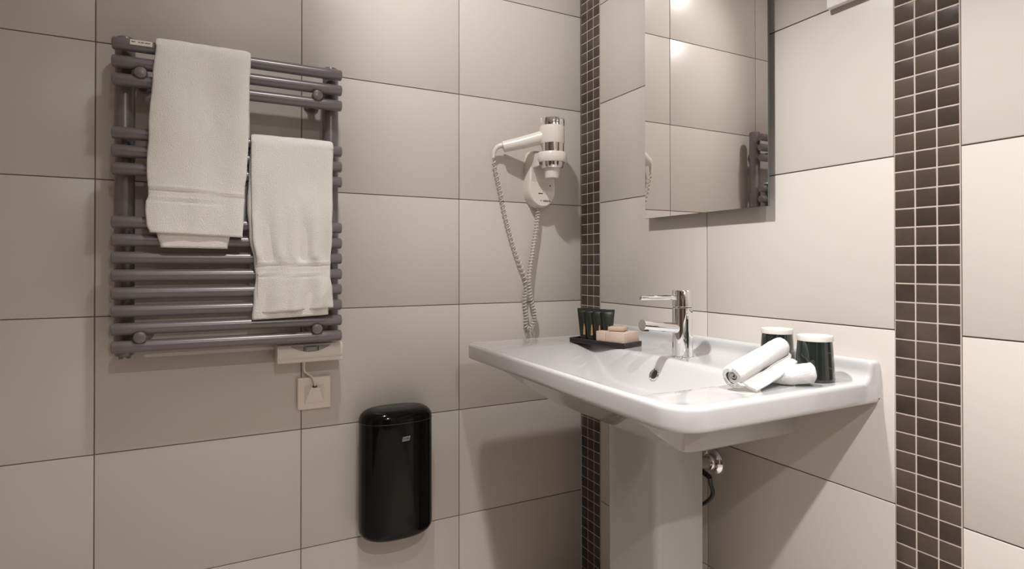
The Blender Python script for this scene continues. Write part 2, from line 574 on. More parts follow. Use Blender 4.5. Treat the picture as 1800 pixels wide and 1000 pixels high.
# ------------------------------------------------------------------ towels on the radiator
def hanging_towel(name, zc, front, back, Lf, Rf, Lb, Rb, bottoms, band, seed, gather, label, group):
    """front sheet hangs in front of the tubes, passes over the tube at zc and hangs behind it.
       a second folded layer shows below the front one."""
    bm = bmesh.new()
    R = TR + 0.0048
    yf = RY - R - 0.0015
    yb = RY + R - 0.0008
    def wr(x, z, amp):
        p = Vector((x * 15 + seed, z * 2.6, seed * 1.7))
        q = Vector((x * 6 + seed * 2, z * 8, seed))
        q3 = Vector((x * 45, z * 26, seed * 4))
        return amp * (noise.noise(p) * 1.0 + 0.5 * noise.noise(q)) + 0.0007 * noise.noise(q3)
    zt, z1, z2, zb0, zb1 = zc, band[0], band[1], bottoms[0], bottoms[1]
    def sheet(layer_off, zlow, zlowR, Lt, Rt, amp, hasband, NU=64, NV=190, thick=0.0055, drop=True):
        top_len = zc
        arc = PI * R
        lenF = zc - zlow
        lenB = (zc - back) if drop else 0.0
        total = lenF + (arc + lenB if drop else 0)
        def f(u, v):
            s = v * total
            if s < lenF:
                z = zlow + s
                zl = zlow + (zlowR - zlow) * u
                z = zc - (zc - z) * (zc - zl) / (zc - zlow)
                xl, xr = lerp_tab(Lt, z), lerp_tab(Rt, z)
                x = xl + (xr - xl) * u
                fall = min(1.0, (zc - z) / 0.10)
                y = yf - layer_off - wr(x, z, amp) * (0.25 + 0.75 * fall) - 0.002 * fall
                # soft rounded long edges
                e = min(u, 1 - u)
                y += 0.0035 * math.exp(-e * 38)
                if hasband:
                    zz1 = z1 + (-0.010 if gather == 0 else 0.0) * u
                    zz2 = z2 + (-0.010 if gather == 0 else 0.0) * u
                    for zq in (zz1, zz2):
                        y -= 0.0022 * math.exp(-((z - zq - 0.0035) / 0.0022) ** 2)
                        y += 0.0022 * math.exp(-((z - zq) / 0.0018) ** 2)
                    if zz2 < z < zz1:
                        y += 0.0012
                    if z < zz2:
                        k = (zz2 - z) / 0.07
                        y -= gather * 0.0085 * min(1, k * 1.5) * (math.sin(u * 21 + 1.3 + 2.5 * k) * 0.6 + math.sin(u * 11 + 4) * 0.5) * (0.4 + 0.8 * u)
                        y -= 0.003 * (1 - gather) * min(1, k)
                    elif gather and z < zz1 + 0.14:
                        k = (zz1 + 0.14 - z) / 0.14
                        y -= gather * 0.0060 * k * sstep(0.0, 0.022, z - zz1) * (math.sin(u * 26 + 0.6) * 0.7 + math.sin(u * 15 + 2))
                y = min(y, RY - TR - 0.0025 - layer_off * 0.5)
                x += 0.0012 * noise.noise(Vector((z * 30, seed, 3 if u < .5 else 7))) * (1 if e < 0.2 else 0)
                return Vector((x, y, z))
            s -= lenF
            x0, x1 = lerp_tab(Lt, zc), lerp_tab(Rt, zc)
            if s < arc:
                a = s / arc * PI
                rr = R + layer_off
                e = min(u, 1 - u)
                rr += 0.0010 * noise.noise(Vector((u * 9, a, seed)))
                x = x0 + (x1 - x0) * u
                t = 0.5 - 0.5 * math.cos(a)
                yy0 = yf - layer_off
                return Vector((x, (yy0 + yb) / 2 - math.cos(a) * (yb - yy0) / 2, zc + math.sin(a) * rr - 0.0035 * math.exp(-e * 40)))
            s -= arc
            z = zc - s
            x = x0 + (x1 - x0) * u
            return Vector((x, yb, z))
        n0 = len(bm.verts)
        V = grid(bm, NU, NV, f)
        fs = set()
        for r in V:
            for v in r:
                fs.update(v.link_faces)
        fs = list(fs)
        bmesh.ops.recalc_face_normals(bm, faces=fs)
        # give the sheet its thickness
        for fc in fs:
            fc.normal_update()
        for r in V:
            for v in r:
                v.normal_update()
        back_v = {}
        for r in V:
            for v in r:
                back_v[v] = v.co - v.normal * 0.0
        sgn = 1
        mid = V[NU // 2][5]
        if mid.normal.y > 0:
            sgn = -1
        W2 = [[bm.verts.new(v.co - v.normal * sgn * thick * (0.25 + 0.75 * min(1, 12 * min(i / (NU - 1), 1 - i / (NU - 1))))) for v in r] for i, r in enumerate(V)]
        for i in range(NU - 1):
            for j in range(NV - 1):
                bm.faces.new((W2[i][j], W2[i][j + 1], W2[i + 1][j + 1], W2[i + 1][j]))
        for i in range(NU - 1):
            bm.faces.new((V[i][0], W2[i][0], W2[i + 1][0], V[i + 1][0]))
            bm.faces.new((V[i][-1], V[i + 1][-1], W2[i + 1][-1], W2[i][-1]))
        for j in range(NV - 1):
            bm.faces.new((V[0][j], V[0][j + 1], W2[0][j + 1], W2[0][j]))
            bm.faces.new((V[-1][j], W2[-1][j], W2[-1][j + 1], V[-1][j + 1]))
    sheet(0.0050, zb0[0], zb0[1], Lf, Rf, 0.0110, True, thick=0.0050)
    sheet(0.0000, zb1[0], zb1[1], Lb, Rb, 0.0010, False, NU=30, NV=80, thick=0.0030, drop=False)
    bmesh.ops.recalc_face_normals(bm, faces=bm.faces)
    o = obj(name, bm, TERRY, None, (( Lf[0][1] + Rf[0][1]) / 2, RY, zc + 0.012), angle=180)
    return tag(o, label, 'towel', group)

hanging_towel('bath_towel', TUBES[0], -0.42, -0.40,
    [(0.01, -1.1505), (-0.0224, -1.1515), (-0.0959, -1.1575), (-0.1928, -1.1633), (-0.2891, -1.1672), (-0.326, -1.1650), (-0.345, -1.1645), (-0.353, -1.1685), (-0.373, -1.1695), (-0.4027, -1.1669), (-0.4182, -1.1617)],
    [(0.01, -0.9672), (-0.1073, -0.9708), (-0.1975, -0.9718), (-0.2749, -0.9752), (-0.3329, -0.9798), (-0.3778, -0.9820), (-0.4226, -0.9842)],
    [(0.01, -1.149), (-0.36, -1.155), (-0.42, -1.1494), (-0.4502, -1.1421)],
    [(0.01, -0.970), (-0.36, -1.000), (-0.4232, -1.0096), (-0.4511, -1.0141)],
    ((-0.4190, -0.4262), (-0.4500, -0.4515)), (-0.3255, -0.3475), 2.3, 0,
    'large white terry towel folded over the top tube of the grey radiator', 'towels hanging on the radiator')
hanging_towel('hand_towel', TUBES[3], -0.59, -0.56,
    [(-0.19, -0.9672), (-0.2744, -0.9675), (-0.3517, -0.9665), (-0.4287, -0.9640), (-0.480, -0.9560), (-0.5187, -0.9540), (-0.5573, -0.9540), (-0.5963, -0.9500)],
    [(-0.19, -0.7865), (-0.3021, -0.7883), (-0.4251, -0.7895), (-0.4851, -0.7933), (-0.5138, -0.7933), (-0.5479, -0.7880), (-0.5889, -0.7866)],
    [(-0.19, -0.9660), (-0.2744, -0.9710), (-0.3517, -0.9745), (-0.4287, -0.9700), (-0.480, -0.9600), (-0.5187, -0.9570), (-0.5573, -0.9606), (-0.6086, -0.9640)],
    [(-0.19, -0.7900), (-0.56, -0.7960), (-0.6062, -0.7971)],
    ((-0.5970, -0.5885), (-0.6115, -0.6060)), (-0.4870, -0.5130), 5.1, 1,
    'smaller white terry towel gathered at its band, right of the large towel', 'towels hanging on the radiator')

# ------------------------------------------------------------------ black wall dispenser
dsp = thing('paper_dispenser', 'glossy black rounded wall dispenser below the towel radiator', 'dispenser', (-0.617, 0, -1.19))
bm = bmesh.new()
cx, hw, dp = -0.6140, 0.0965, 0.104
zt, zb = -0.8600, -1.1890
secs = []
prof = []
r = 0.020
for k in range(9):
    a = PI / 2 * k / 8
    prof.append((zb + r * 0.9 * (1 - math.sin(a)) , 1 - 0.20 * (1 - math.cos(a)) ** 1.0))
prof = [(zb + 0.026 * (1 - math.cos(PI / 2 * k / 8)), 0.70 + 0.30 * math.sin(PI / 2 * k / 8)) for k in range(9)]
prof += [(zb + 0.026 + (zt - zb - 0.052) * q / 10, 1.0 - 0.012 * q / 10) for q in range(1, 10)]
prof += [(zt - 0.026 * (1 - math.cos(PI / 2 * k / 8)), (0.66 + 0.34 * math.sin(PI / 2 * k / 8)) * 0.988) for k in range(8, -1, -1)]
NS = 56
for z, s in prof:
    ring = []
    for k in range(NS):
        a = 2 * PI * k / NS
        c_, s_ = math.cos(a), math.sin(a)
        e = 2.0 / 2.5
        px = math.copysign(abs(c_) ** e, c_)
        py = math.copysign(abs(s_) ** e, s_)
        yy = -0.040 - py * (0.064 if py > 0 else 0.038) * (0.62 + 0.38 * s if py < 0 else s)
        ring.append(bm.verts.new((cx + px * hw * s, min(yy, -0.0015), z)))
    secs.append(ring)
for a, b in zip(secs, secs[1:]):
    for k in range(NS):
        bm.faces.new((a[k], b[k], b[(k + 1) % NS], a[(k + 1) % NS]))
bm.faces.new(secs[0]); bm.faces.new(secs[-1][::-1])
bmesh.ops.recalc_face_normals(bm, faces=bm.faces)
obj('housing', bm, BLACKP, dsp, angle=60)
bm = bmesh.new()
# joint groove around the lid
gz = zt - 0.030
NSr = [(cx, gz)]
ring_pts = []
for k in range(NS + 1):
    a = 2 * PI * k / NS
    c_, s_ = math.cos(a), math.sin(a)
    e = 2.0 / 2.5
    px = math.copysign(abs(c_) ** e, c_)
    py = math.copysign(abs(s_) ** e, s_)
    if py < -0.7:
        continue
    ring_pts.append((a, (cx + px * hw * 0.989, -0.040 - py * (0.064 if py > 0 else 0.038) * 0.989, gz)))
ring_pts = [p for a, p in sorted(ring_pts, key=lambda q: (q[0] + 0.8) % (2 * PI))]
tube(bm, ring_pts, 0.0007, 6)
obj('lid_seam', bm, DARKP, dsp)
# small logo plate with cut lettering
M = Matrix.Translation((-0.6045, -0.1046, -0.9290)) @ Matrix.Rotation(PI / 2, 4, 'X')
bm = bmesh.new()
vs = [bm.verts.new(M @ Vector(p)) for p in ((-0.0105, -0.0062, 0), (0.0085, -0.0050, 0), (0.0110, 0.0060, 0), (-0.0090, 0.0048, 0))]
bm.faces.new(vs)
r_ = bmesh.ops.extrude_face_region(bm, geom=bm.faces[:])
for v in [g for g in r_['geom'] if isinstance(g, bmesh.types.BMVert)]:
    v.co.y += 0.003
bmesh.ops.recalc_face_normals(bm, faces=bm.faces)
lg = obj('logo', bm, LOGOW, dsp, smooth=False)
lg['label'] = 'small pale grey logo'
text('TORK', 0.0078, M @ Matrix.Translation((0.0, 0, 0.0004)) @ Matrix.Rotation(0.06, 4, 'Z'), DARKP, 'logo_letters', lg, sx=0.9)

# ------------------------------------------------------------------ hair dryer on its wall holder
BX, BY = -0.1625, -0.090
hold = thing('hair_dryer_holder', 'cream wall holder with a round ring, fixed beside the mosaic strip under the hair dryer', 'holder', (-0.162, 0, -0.316))
bm = bmesh.new()
def plate_outline(s, zoff=0.0):
    hwid, top, bot = 0.0475 * s, -0.148, -0.316 + (1 - s) * 0.05
    pts = []
    rr = hwid
    N = 14
    for k in range(N + 1):
        a = PI + PI * k / N
        pts.append((BX + hwid * math.cos(a), bot + rr * 1.12 + rr * 1.12 * math.sin(a)))
    wtop = hwid * 0.80
    pts.append((BX + wtop + 0.002, top - 0.008)); pts.append((BX + wtop - 0.006, top))
    pts.append((BX - wtop + 0.006, top)); pts.append((BX - wtop - 0.002, top - 0.008))
    return pts
loops = []
for yy, s in ((0.0, 1.0), (-0.020, 0.99), (-0.030, 0.965), (-0.0350, 0.935), (-0.0370, 0.89)):
    loops.append([bm.verts.new((px, yy, pz)) for px, pz in plate_outline(s)])
for a, b in zip(loops, loops[1:]):
    for k in range(len(a)):
        bm.faces.new((a[k], a[(k + 1) % len(a)], b[(k + 1) % len(a)], b[k]))
bm.faces.new(loops[-1]); bm.faces.new(loops[0][::-1])
bmesh.ops.recalc_face_normals(bm, faces=bm.faces)
wp = obj('wall_plate', bm, WHITEP, hold, angle=40)
bm = bmesh.new()
lathe(bm, [(0.0372, -0.164), (0.0382, -0.1615), (0.0415, -0.1615), (0.0435, -0.165), (0.0430, -0.186), (0.0410, -0.190), (0.0380, -0.190), (0.0368, -0.186), (0.0372, -0.164)], Matrix.Translation((BX, BY, 0)), 48, False, False)
# solid neck from the plate out to the ring
nk = [(-0.028, -0.1500), (-0.0400, -0.1560), (-0.0490, -0.1620), (-0.0500, -0.1900), (-0.0440, -0.2080), (-0.0370, -0.2400), (-0.028, -0.2450)]
na = [bm.verts.new((BX - 0.0390, y_, z_)) for y_, z_ in nk]
nb = [bm.verts.new((BX + 0.0390, y_, z_)) for y_, z_ in nk]
for k in range(7):
    bm.faces.new((na[k], na[(k + 1) % 7], nb[(k + 1) % 7], nb[k]))
bm.faces.new(na[::-1]); bm.faces.new(nb)
# web from ring back to the plate
for s in (-1, 1):
    g = [(BX + s * 0.040, -0.084), (BX + s * 0.0435, -0.070), (BX + s * 0.036, -0.030), (BX + s * 0.026, -0.030), (BX + s * 0.0375, -0.072)]
    a = [bm.verts.new((px, py, -0.1625)) for px, py in g]
    b = [bm.verts.new((px, py, -0.200)) for px, py in g]
    for k in range(5):
        bm.faces.new((a[k], a[(k + 1) % 5], b[(k + 1) % 5], b[k]))
    bm.faces.new(a); bm.faces.new(b[::-1])
bmesh.ops.recalc_face_normals(bm, faces=bm.faces)
obj('ring', bm, WHITEP, hold)
# prints on the plate (the square code itself is not copied)
MP = lambda x, z: Matrix.Translation((x, -0.0372, z)) @ Matrix.Rotation(PI / 2, 4, 'X')
text('valera', 0.0115, MP(-0.1490, -0.2950), INK, 'brand_letters', wp, sx=0.95)
bm = bmesh.new()
lathe(bm, [(0.0017, 0), (0.0017, 0.0003)], axis_m((-0.1685, -0.0370, -0.2950), (0, -1, 0)), 12)
obj('brand_dot', bm, INK, wp)
bm = bmesh.new()
for i, wv in enumerate((0.017, 0.015)):
    box(bm, (-0.1775, -0.0374, -0.2365 - i * 0.0012), (-0.1775 + wv, -0.0369, -0.2345 - i * 0.0012))
obj('small_print', bm, INKG, wp, smooth=False)
bm = bmesh.new()
for i, wv in enumerate((0.016, 0.013)):
    box(bm, (-0.1775, -0.0374, -0.2745 - i * 0.0010), (-0.1775 + wv, -0.0369, -0.2722 - i * 0.0010))
obj('small_print', bm, INKG, wp, smooth=False)
bm = bmesh.new()
for a, b in ((-0.1485, -0.1435), (-0.1405, -0.1330)):
    box(bm, (a, -0.0374, -0.2265), (b, -0.0369, -0.2240))
lathe(bm, [(0.0028, 0), (0.0028, 0.0004)], axis_m((-0.1370, -0.0369, -0.2490), (0, -1, 0)), 12)
obj('print_marks', bm, INKG, wp, smooth=False)

dry = thing('hair_dryer', 'white and chrome hair dryer hanging nozzle down in its wall holder', 'hair dryer', (BX, BY, -0.236))
MB = Matrix.Translation((BX, BY, 0))
bm = bmesh.new()
lathe(bm, [(0.0366, -0.0845), (0.0372, -0.088), (0.0372, -0.132), (0.0360, -0.1355)], MB, 48)
bd = obj('barrel', bm, WHITEP, dry)
bm = bmesh.new()
lathe(bm, [(0.0368, -0.0845), (0.0372, -0.070), (0.0360, -0.0635), (0.0335, -0.0620), (0.0325, -0.066), (0.0, -0.067)], MB, 48, True, False)
obj('air_inlet', bm, CHROME, dry)
bm = bmesh.new()
lathe(bm, [(0.0355, -0.1355), (0.0352, -0.165), (0.0345, -0.185), (0.0325, -0.203), (0.0300, -0.2065), (0.0240, -0.2072)], MB, 48)
obj('chrome_collar', bm, CHROME, dry)
bm = bmesh.new()
lathe(bm, [(0.0235, -0.2065), (0.0225, -0.214), (0.0205, -0.230), (0.0195, -0.2345), (0.0170, -0.2355), (0.0165, -0.225)], MB, 40)
obj('nozzle', bm, WHITEP, dry)
bm = bmesh.new()
hp = catmull([(BX - 0.018, BY + 0.006, -0.114), (BX - 0.040, BY + 0.016, -0.120), (-0.246, -0.0530, -0.1330), (-0.2900, -0.0300, -0.1440)], 6)
N = len(hp)
tube(bm, hp + [(-0.2925, -0.0288, -0.1448)], [0.0205 - 0.0045 * i / N for i in range(N)] + [0.013], 24)
obj('handle', bm, WHITEP, dry)
bm = bmesh.new()
tube(bm, catmull([(-0.288, -0.0310, -0.1400), (-0.3020, -0.0250, -0.1420), (-0.3130, -0.0190, -0.1540), (-0.3166, -0.0150, -0.1760)], 6), [0.0085 - 0.0035 * i / 18 for i in range(19)], 12)
obj('cord_sleeve', bm, WHITEP, dry)
bm = bmesh.new()
cpath = catmull([(-0.3166, -0.0150, -0.1750), (-0.3085, -0.0125, -0.2126), (-0.2975, -0.0120, -0.2530), (-0.2885, -0.0120, -0.2940), (-0.2775, -0.0120, -0.3400), (-0.2640, -0.0120, -0.3850), (-0.2490, -0.0120, -0.4307), (-0.2329, -0.0135, -0.4747), (-0.2164, -0.0125, -0.512), (-0.2057, -0.0115, -0.5548), (-0.2120, -0.0112, -0.5974), (-0.2067, -0.0112, -0.6402), (-0.2080, -0.0115, -0.6700), (-0.1995, -0.0130, -0.6790), (-0.1864, -0.0170, -0.6662), (-0.1826, -0.0215, -0.632), (-0.1964, -0.0240, -0.5888), (-0.2033, -0.0250, -0.546), (-0.1994, -0.0225, -0.5036), (-0.1905, -0.020, -0.4609), (-0.1826, -0.019, -0.4181), (-0.1747, -0.019, -0.3751), (-0.1700, -0.0185, -0.3406), (-0.1667, -0.0180, -0.3120)], 24)
acc = [0]
for a, b in zip(cpath, cpath[1:]):
    acc.append(acc[-1] + (b - a).length)
Ltot = acc[-1]
steps = 1500
cr = 0.0056
turns_at = lambda s: s / 0.0140 if s < 0.40 else 0.40 / 0.0140 + (s - 0.40) / 0.0092
hel = []
j = 0
nrm = Vector((0, -1, 0))
for i in range(steps + 1):
    s = Ltot * i / steps
    while j < len(acc) - 2 and acc[j + 1] < s:
        j += 1
    t_ = (s - acc[j]) / max(1e-9, acc[j + 1] - acc[j])
    p = cpath[j].lerp(cpath[j + 1], t_)
    tg = (cpath[j + 1] - cpath[j]).normalized()
    nrm = (nrm - tg * nrm.dot(tg)).normalized()
    bn = tg.cross(nrm)
    ph = 2 * PI * turns_at(s)
    rr = cr * min(1, (s + 0.002) / 0.02, (Ltot - s + 0.002) / 0.02)
    rr *= 1 + 0.10 * noise.noise(Vector((s * 60, 0, 0)))
    q = p + (nrm * math.cos(ph) + bn * math.sin(ph)) * rr
    q.y = min(q.y, -0.0032)
    hel.append(q)
tube(bm, hel, 0.0018, 6)
co = obj('spiral_cord', bm, mat('cord_plastic', (0.60, 0.54, 0.48), 0.35), dry)
co['label'] = 'pale spiral cord hanging in a loop'

# ------------------------------------------------------------------ mirror
mir = thing('wall_mirror', 'tall frameless mirror on the wall above the washbasin', 'mirror', (0, -0.526, -0.3665))
my0, my1, mz0, mz1 = -0.7188, -0.3337, -0.3655, 0.50
bm = bmesh.new()
box(bm, (-0.0220, my0 + 0.0008, mz0 + 0.0008), (-0.0215, my1 - 0.0008, mz1 - 0.0008))
obj('mirror_face', bm, MIRROR, mir, smooth=False)
bm = bmesh.new()
box(bm, (-0.0216, my0, mz0), (-0.0165, my1, mz1), 0.0006, 1)
gb = obj('glass_edge', bm, GLASS_EDGE, mir, smooth=False)
bm = bmesh.new()
box(bm, (-0.0166, my0 + 0.05, mz0 + 0.07), (0.0, my1 - 0.05, mz1 - 0.06), 0.002)
obj('wall_mount', bm, GREYL, mir)

# white plate high on the wall, cut by the top of the picture
sp = thing('wall_plate', 'white square plate high on the wall between mirror and mosaic strip', 'wall plate', (0, -0.8810, -0.0045))
bm = bmesh.new()
box(bm, (-0.0115, -0.9220, -0.0035), (0.0, -0.8410, 0.0775), 0.003, 3)
obj('cover', bm, mat('white_plate_plastic', (0.80, 0.77, 0.76), 0.35), sp)
bm = bmesh.new()
box(bm, (-0.0145, -0.9080, 0.0105), (-0.0112, -0.8550, 0.0635), 0.0015, 2)
obj('rocker', bm, mat('white_rocker_plastic', (0.80, 0.77, 0.76), 0.35), sp)

# ------------------------------------------------------------------ washbasin
ZT, ZB = -0.692, -0.730
YC = -0.5275
HL, HX = 0.4050, 0.2290          # half length (y), half depth (x)
XC = -0.2290
basin = thing('washbasin', 'white porcelain pedestal washbasin with a wide flat deck', 'washbasin', (-0.22, YC, ZF))

def rr_point(a, inset=0.0):
    """point on the rounded outline hit by direction a from the centre"""
    dx, dy = math.cos(a), math.sin(a)
    lo, hi = 0.0, 0.6
    for _ in range(30):
        mid = (lo + hi) / 2
        if rr_sdf(dx * mid, dy * mid) < -inset:
            lo = mid
        else:
            hi = mid
    return dx * lo, dy * lo

def rr_sdf(px, py):
    # px towards wall +, py towards the corner +
    if px > 0:
        r = 0.003
    else:
        r = 0.055 if py < 0 else 0.032
    qx, qy = abs(px) - HX + r, abs(py) - HL + r
    return min(max(qx, qy), 0.0) + math.hypot(max(qx, 0), max(qy, 0)) - r

def smin(vals, k):
    m_ = min(vals)
    return m_ - k * math.log(sum(math.exp(-(v - m_) / k) for v in vals))

def soft0(v, k):
    return k * math.log1p(math.exp(min(40, v / k)))

def top_z(px, py):
    d = -rr_sdf(px, py)
    x, y = px + XC, py + YC
    z = ZT
    # bowl: steep wall at the back, long slopes at both ends, gently falling front
    dep = smin([2.0 * (-0.160 - x), 0.95 * (x + 0.438), 0.50 * (-0.262 - y), 0.46 * (y + 0.815), 0.076 + 0.05 * (-0.16 - x)], 0.009)
    z -= soft0(dep, 0.005)
    # soft notch under the tap where the overflow sits
    # raised soft rim and rounded outer edge (not on the wall side)
    dd = min(HX + px, HL - abs(py))
    if px < 0.2 or True:
        dn = d if px < HX - 0.06 else min(d if x < -0.06 else 9, HL - abs(py))
        if dn < 0.030:
            z += 0.0010 * sstep(0.034, 0.010, dn)
        R = 0.0085
        if dn < R:
            z -= R - math.sqrt(max(0, R * R - (R - dn) ** 2))
    return z

def bot_z(px, py):
    x, y = bx_warp(px, py)
    return min(ZB, shell_z(x, y) + 0.004)

def shell_z(x, y):
    fl = min(0.110, 0.098 + 0.06 * (y + 0.77))
    dep = smin([0.66 * (x + 0.440), 10.0 * (y + 0.770), 3.0 * (-0.272 - y), fl], 0.007)
    return ZB + 0.0015 - soft0(dep + 0.002, 0.003)

NA = 360
angs = []
for k in range(NA):
    angs.append(2 * PI * k / NA)
# even spacing along the outline rather than in angle
per = []
for k in range(NA * 4):
    a = 2 * PI * k / (NA * 4)
    per.append((a, rr_point(a)))
L = [0.0]
for i in range(1, len(per) + 1):
    p, q = per[i - 1][1], per[i % len(per)][1]
    L.append(L[-1] + math.hypot(q[0] - p[0], q[1] - p[1]))
outl = []
for k in range(NA):
    s = L[-1] * k / NA
    i = 0
    import bisect
    i = max(0, bisect.bisect_right(L, s) - 1)
    t_ = (s - L[i]) / max(1e-9, L[i + 1] - L[i])
    p, q = per[i % len(per)][1], per[(i + 1) % len(per)][1]
    outl.append((p[0] + (q[0] - p[0]) * t_, p[1] + (q[1] - p[1]) * t_))
ss = [1.0, 0.9985, 0.996, 0.992, 0.987, 0.981, 0.974, 0.966, 0.957, 0.947, 0.936, 0.924]
v_ = 0.924
while v_ > 0.02:
    v_ -= 0.0125
    ss.append(max(v_, 0.004))

def bx_warp(px, py):
    x, y = px + XC, py + YC
    k = (-(y) - 0.12) / 0.73
    return x * (1 + 0.030 * (k - 0.5)), y

bm = bmesh.new()
rings = []
for s in ss:
    ring = []
    for px, py in outl:
        x, y = bx_warp(px * s, py * s)
        ring.append(bm.verts.new((x, y, top_z(px * s, py * s))))
    rings.append(ring)
# skirt: from the outer edge down, rounded, then the underside
sk = []
for dz, sc in ((0.0, 1.0), (0.35, 1.0), (0.7, 1.0), (0.88, 0.9985), (0.97, 0.995), (1.0, 0.989)):
    ring = []
    for px, py in outl:
        zt_ = top_z(px, py)
        scx = 1.0 if px > HX - 0.002 else sc
        x, y = bx_warp(px * scx, py * sc)
        ring.append(bm.verts.new((x, y, zt_ + (ZB - zt_) * dz)))
    sk.append(ring)
us = []
s = 0.97
while s > 0.02:
    ring = []
    for px, py in outl:
        x, y = bx_warp(px * (1.0 if False else s), py * s)
        ring.append(bm.verts.new((x, y, bot_z(px * s, py * s))))
    us.append(ring)
    s -= 0.0165
allr = rings[::-1] + sk[1:] + us
for a, b in zip(allr, allr[1:]):
    for k in range(NA):
        bm.faces.new((a[k], a[(k + 1) % NA], b[(k + 1) % NA], b[k]))
bm.faces.new(allr[0]); bm.faces.new(allr[-1][::-1])
# raised back edge along the wall, one body with the deck
RU = 0.0215
up_ = [(-0.0520, -0.0004)]
for k in range(11):
    a = PI / 2 * k / 10
    up_.append((-0.0480 + RU * math.sin(a), RU * (1 - math.cos(a))))
up_ += [(-0.0258, 0.0280), (-0.0250, 0.0318), (-0.0232, 0.0345), (-0.0202, 0.0360), (-0.0165, 0.0366), (-0.0040, 0.0366), (-0.0012, 0.0355), (0.0, 0.0330), (0.0, -0.0300), (-0.0520, -0.0300)]
RE = 0.0080
secs = []
def sec(yv, d):
    out_ = []
    for px, pz in up_:
        inner_x = px > -0.001
        low = pz < -0.01
        xx = px if (inner_x or low) else px + d * 0.9 * max(0.0, min(1.0, (-px - 0.003) / 0.022))
        zz = pz if low else pz - d * 0.95
        out_.append(bm.verts.new((min(0.0, xx), yv, ZT + zz)))
    return out_
y_a, y_b = YC - HL + 0.0002, YC + HL - 0.0002
for k in range(7):
    a = PI / 2 * k / 6
    secs.append(sec(y_a + RE * (1 - math.cos(a)), RE * (1 - math.sin(a))))
for k in range(1, 30):
    secs.append(sec(y_a + RE + (y_b - y_a - 2 * RE) * k / 30, 0))
for k in range(6, -1, -1):
    a = PI / 2 * k / 6
    secs.append(sec(y_b - RE * (1 - math.cos(a)), RE * (1 - math.sin(a))))
for a, b in zip(secs, secs[1:]):
    n = len(a)
    for k in range(n):
        bm.faces.new((a[k], a[(k + 1) % n], b[(k + 1) % n], b[k]))
for sc_ in (secs[0], secs[-1]):
    front = sc_[:-2]                      # profile from the deck up over the top to the wall
    low = [bm.verts.new((v.co.x, v.co.y, ZT - 0.030)) for v in front]
    for k in range(len(front) - 1):
        if (front[k].co - front[k + 1].co).length > 1e-7:
            bm.faces.new((front[k], front[k + 1], low[k + 1], low[k]))
# bowl shell hanging under the slab: a grid, open only where it is hidden inside the slab
X_, Y_ = 92, 130
def shell(u, v):
    x = -0.4430 + 0.4430 * u
    y = -0.7760 + 0.5120 * v
    return Vector((x, y, shell_z(x, y)))
SG = grid(bm, X_, Y_, shell)
def wallcol(line):
    topv = [bm.verts.new((v.co.x, v.co.y, ZB + 0.004)) for v in line]
    for k in range(len(line) - 1):
        bm.faces.new((line[k], line[k + 1], topv[k + 1], topv[k]))
wallcol(SG[-1]); wallcol(SG[0]); wallcol([r[0] for r in SG]); wallcol([r[-1] for r in SG])
bmesh.ops.recalc_face_normals(bm, faces=bm.faces)
bas = obj('basin', bm, PORC, basin, angle=50)

# overflow hole with chrome ring on the back slope of the bowl
OC = Vector((-0.1800, -0.5500, -0.7290))
od = Vector((-0.89, 0.0, 0.45)).normalized()
bm = bmesh.new()
lathe(bm, [(0.0095, -0.004), (0.0135, -0.004), (0.0142, 0.0010), (0.0128, 0.0026), (0.0105, 0.0020), (0.0095, -0.001)], axis_m(OC, od), 28, False, False)
obj('overflow_ring', bm, CHROME, basin)
bm = bmesh.new()
lathe(bm, [(0.0100, -0.003), (0.0100, -0.0003)], axis_m(OC, od), 24)
obj('overflow_hole', bm, DARKP, basin)
bm = bmesh.new()
lathe(bm, [(0.0, 0.0), (0.030, 0.0), (0.032, 0.002), (0.030, 0.004), (0.018, 0.0065), (0.0, 0.007)], Matrix.Translation((-0.260, YC, ZT - 0.0790)), 32, False, False)
obj('drain_plug', bm, CHROME, basin)

# pedestal column
bm = bmesh.new()
def ped_outline(w, xf, xb, r=0.016):
    pts = []
    for cxs, cys, a0 in ((xb, YC - w, 270), (xf, YC - w, 180), (xf, YC + w, 90), (xb, YC + w, 0)):
        pass
    # back right -> front right corner -> front left corner -> back left
    pts.append((xb, YC - w * 0.96))
    for k in range(9):
        a = math.radians(270 - 90 * k / 8)
        pts.append((xf + r + r * math.cos(a), YC - w + r + r * math.sin(a)))
    for k in range(9):
        a = math.radians(180 - 90 * k / 8)
        pts.append((xf + r + r * math.cos(a), YC + w - r + r * math.sin(a)))
    pts.append((xb, YC + w * 0.96))
    pts.append((xb + 0.0, YC + w * 0.96 - 0.012))
    pts.append((xb + 0.0, YC - w * 0.96 + 0.012))
    return pts
loops = []
for z, w_, xf in ((-0.790, 0.0865, -0.245), (-0.815, 0.0860, -0.236), (-0.84, 0.0855, -0.232), (-1.0, 0.085, -0.230), (-1.25, 0.085, -0.230), (-1.45, 0.088, -0.233), (ZF, 0.092, -0.238)):
    loops.append([bm.verts.new((px, py, z)) for px, py in ped_outline(w_, xf, -0.098)])
for a, b in zip(loops, loops[1:]):
    n = len(a)
    for k in range(n):
        bm.faces.new((a[k], a[(k + 1) % n], b[(k + 1) % n], b[k]))
bm.faces.new(loops[0]); bm.faces.new(loops[-1][::-1])
bmesh.ops.recalc_face_normals(bm, faces=bm.faces)
obj('pedestal', bm, PORC, basin, angle=40)

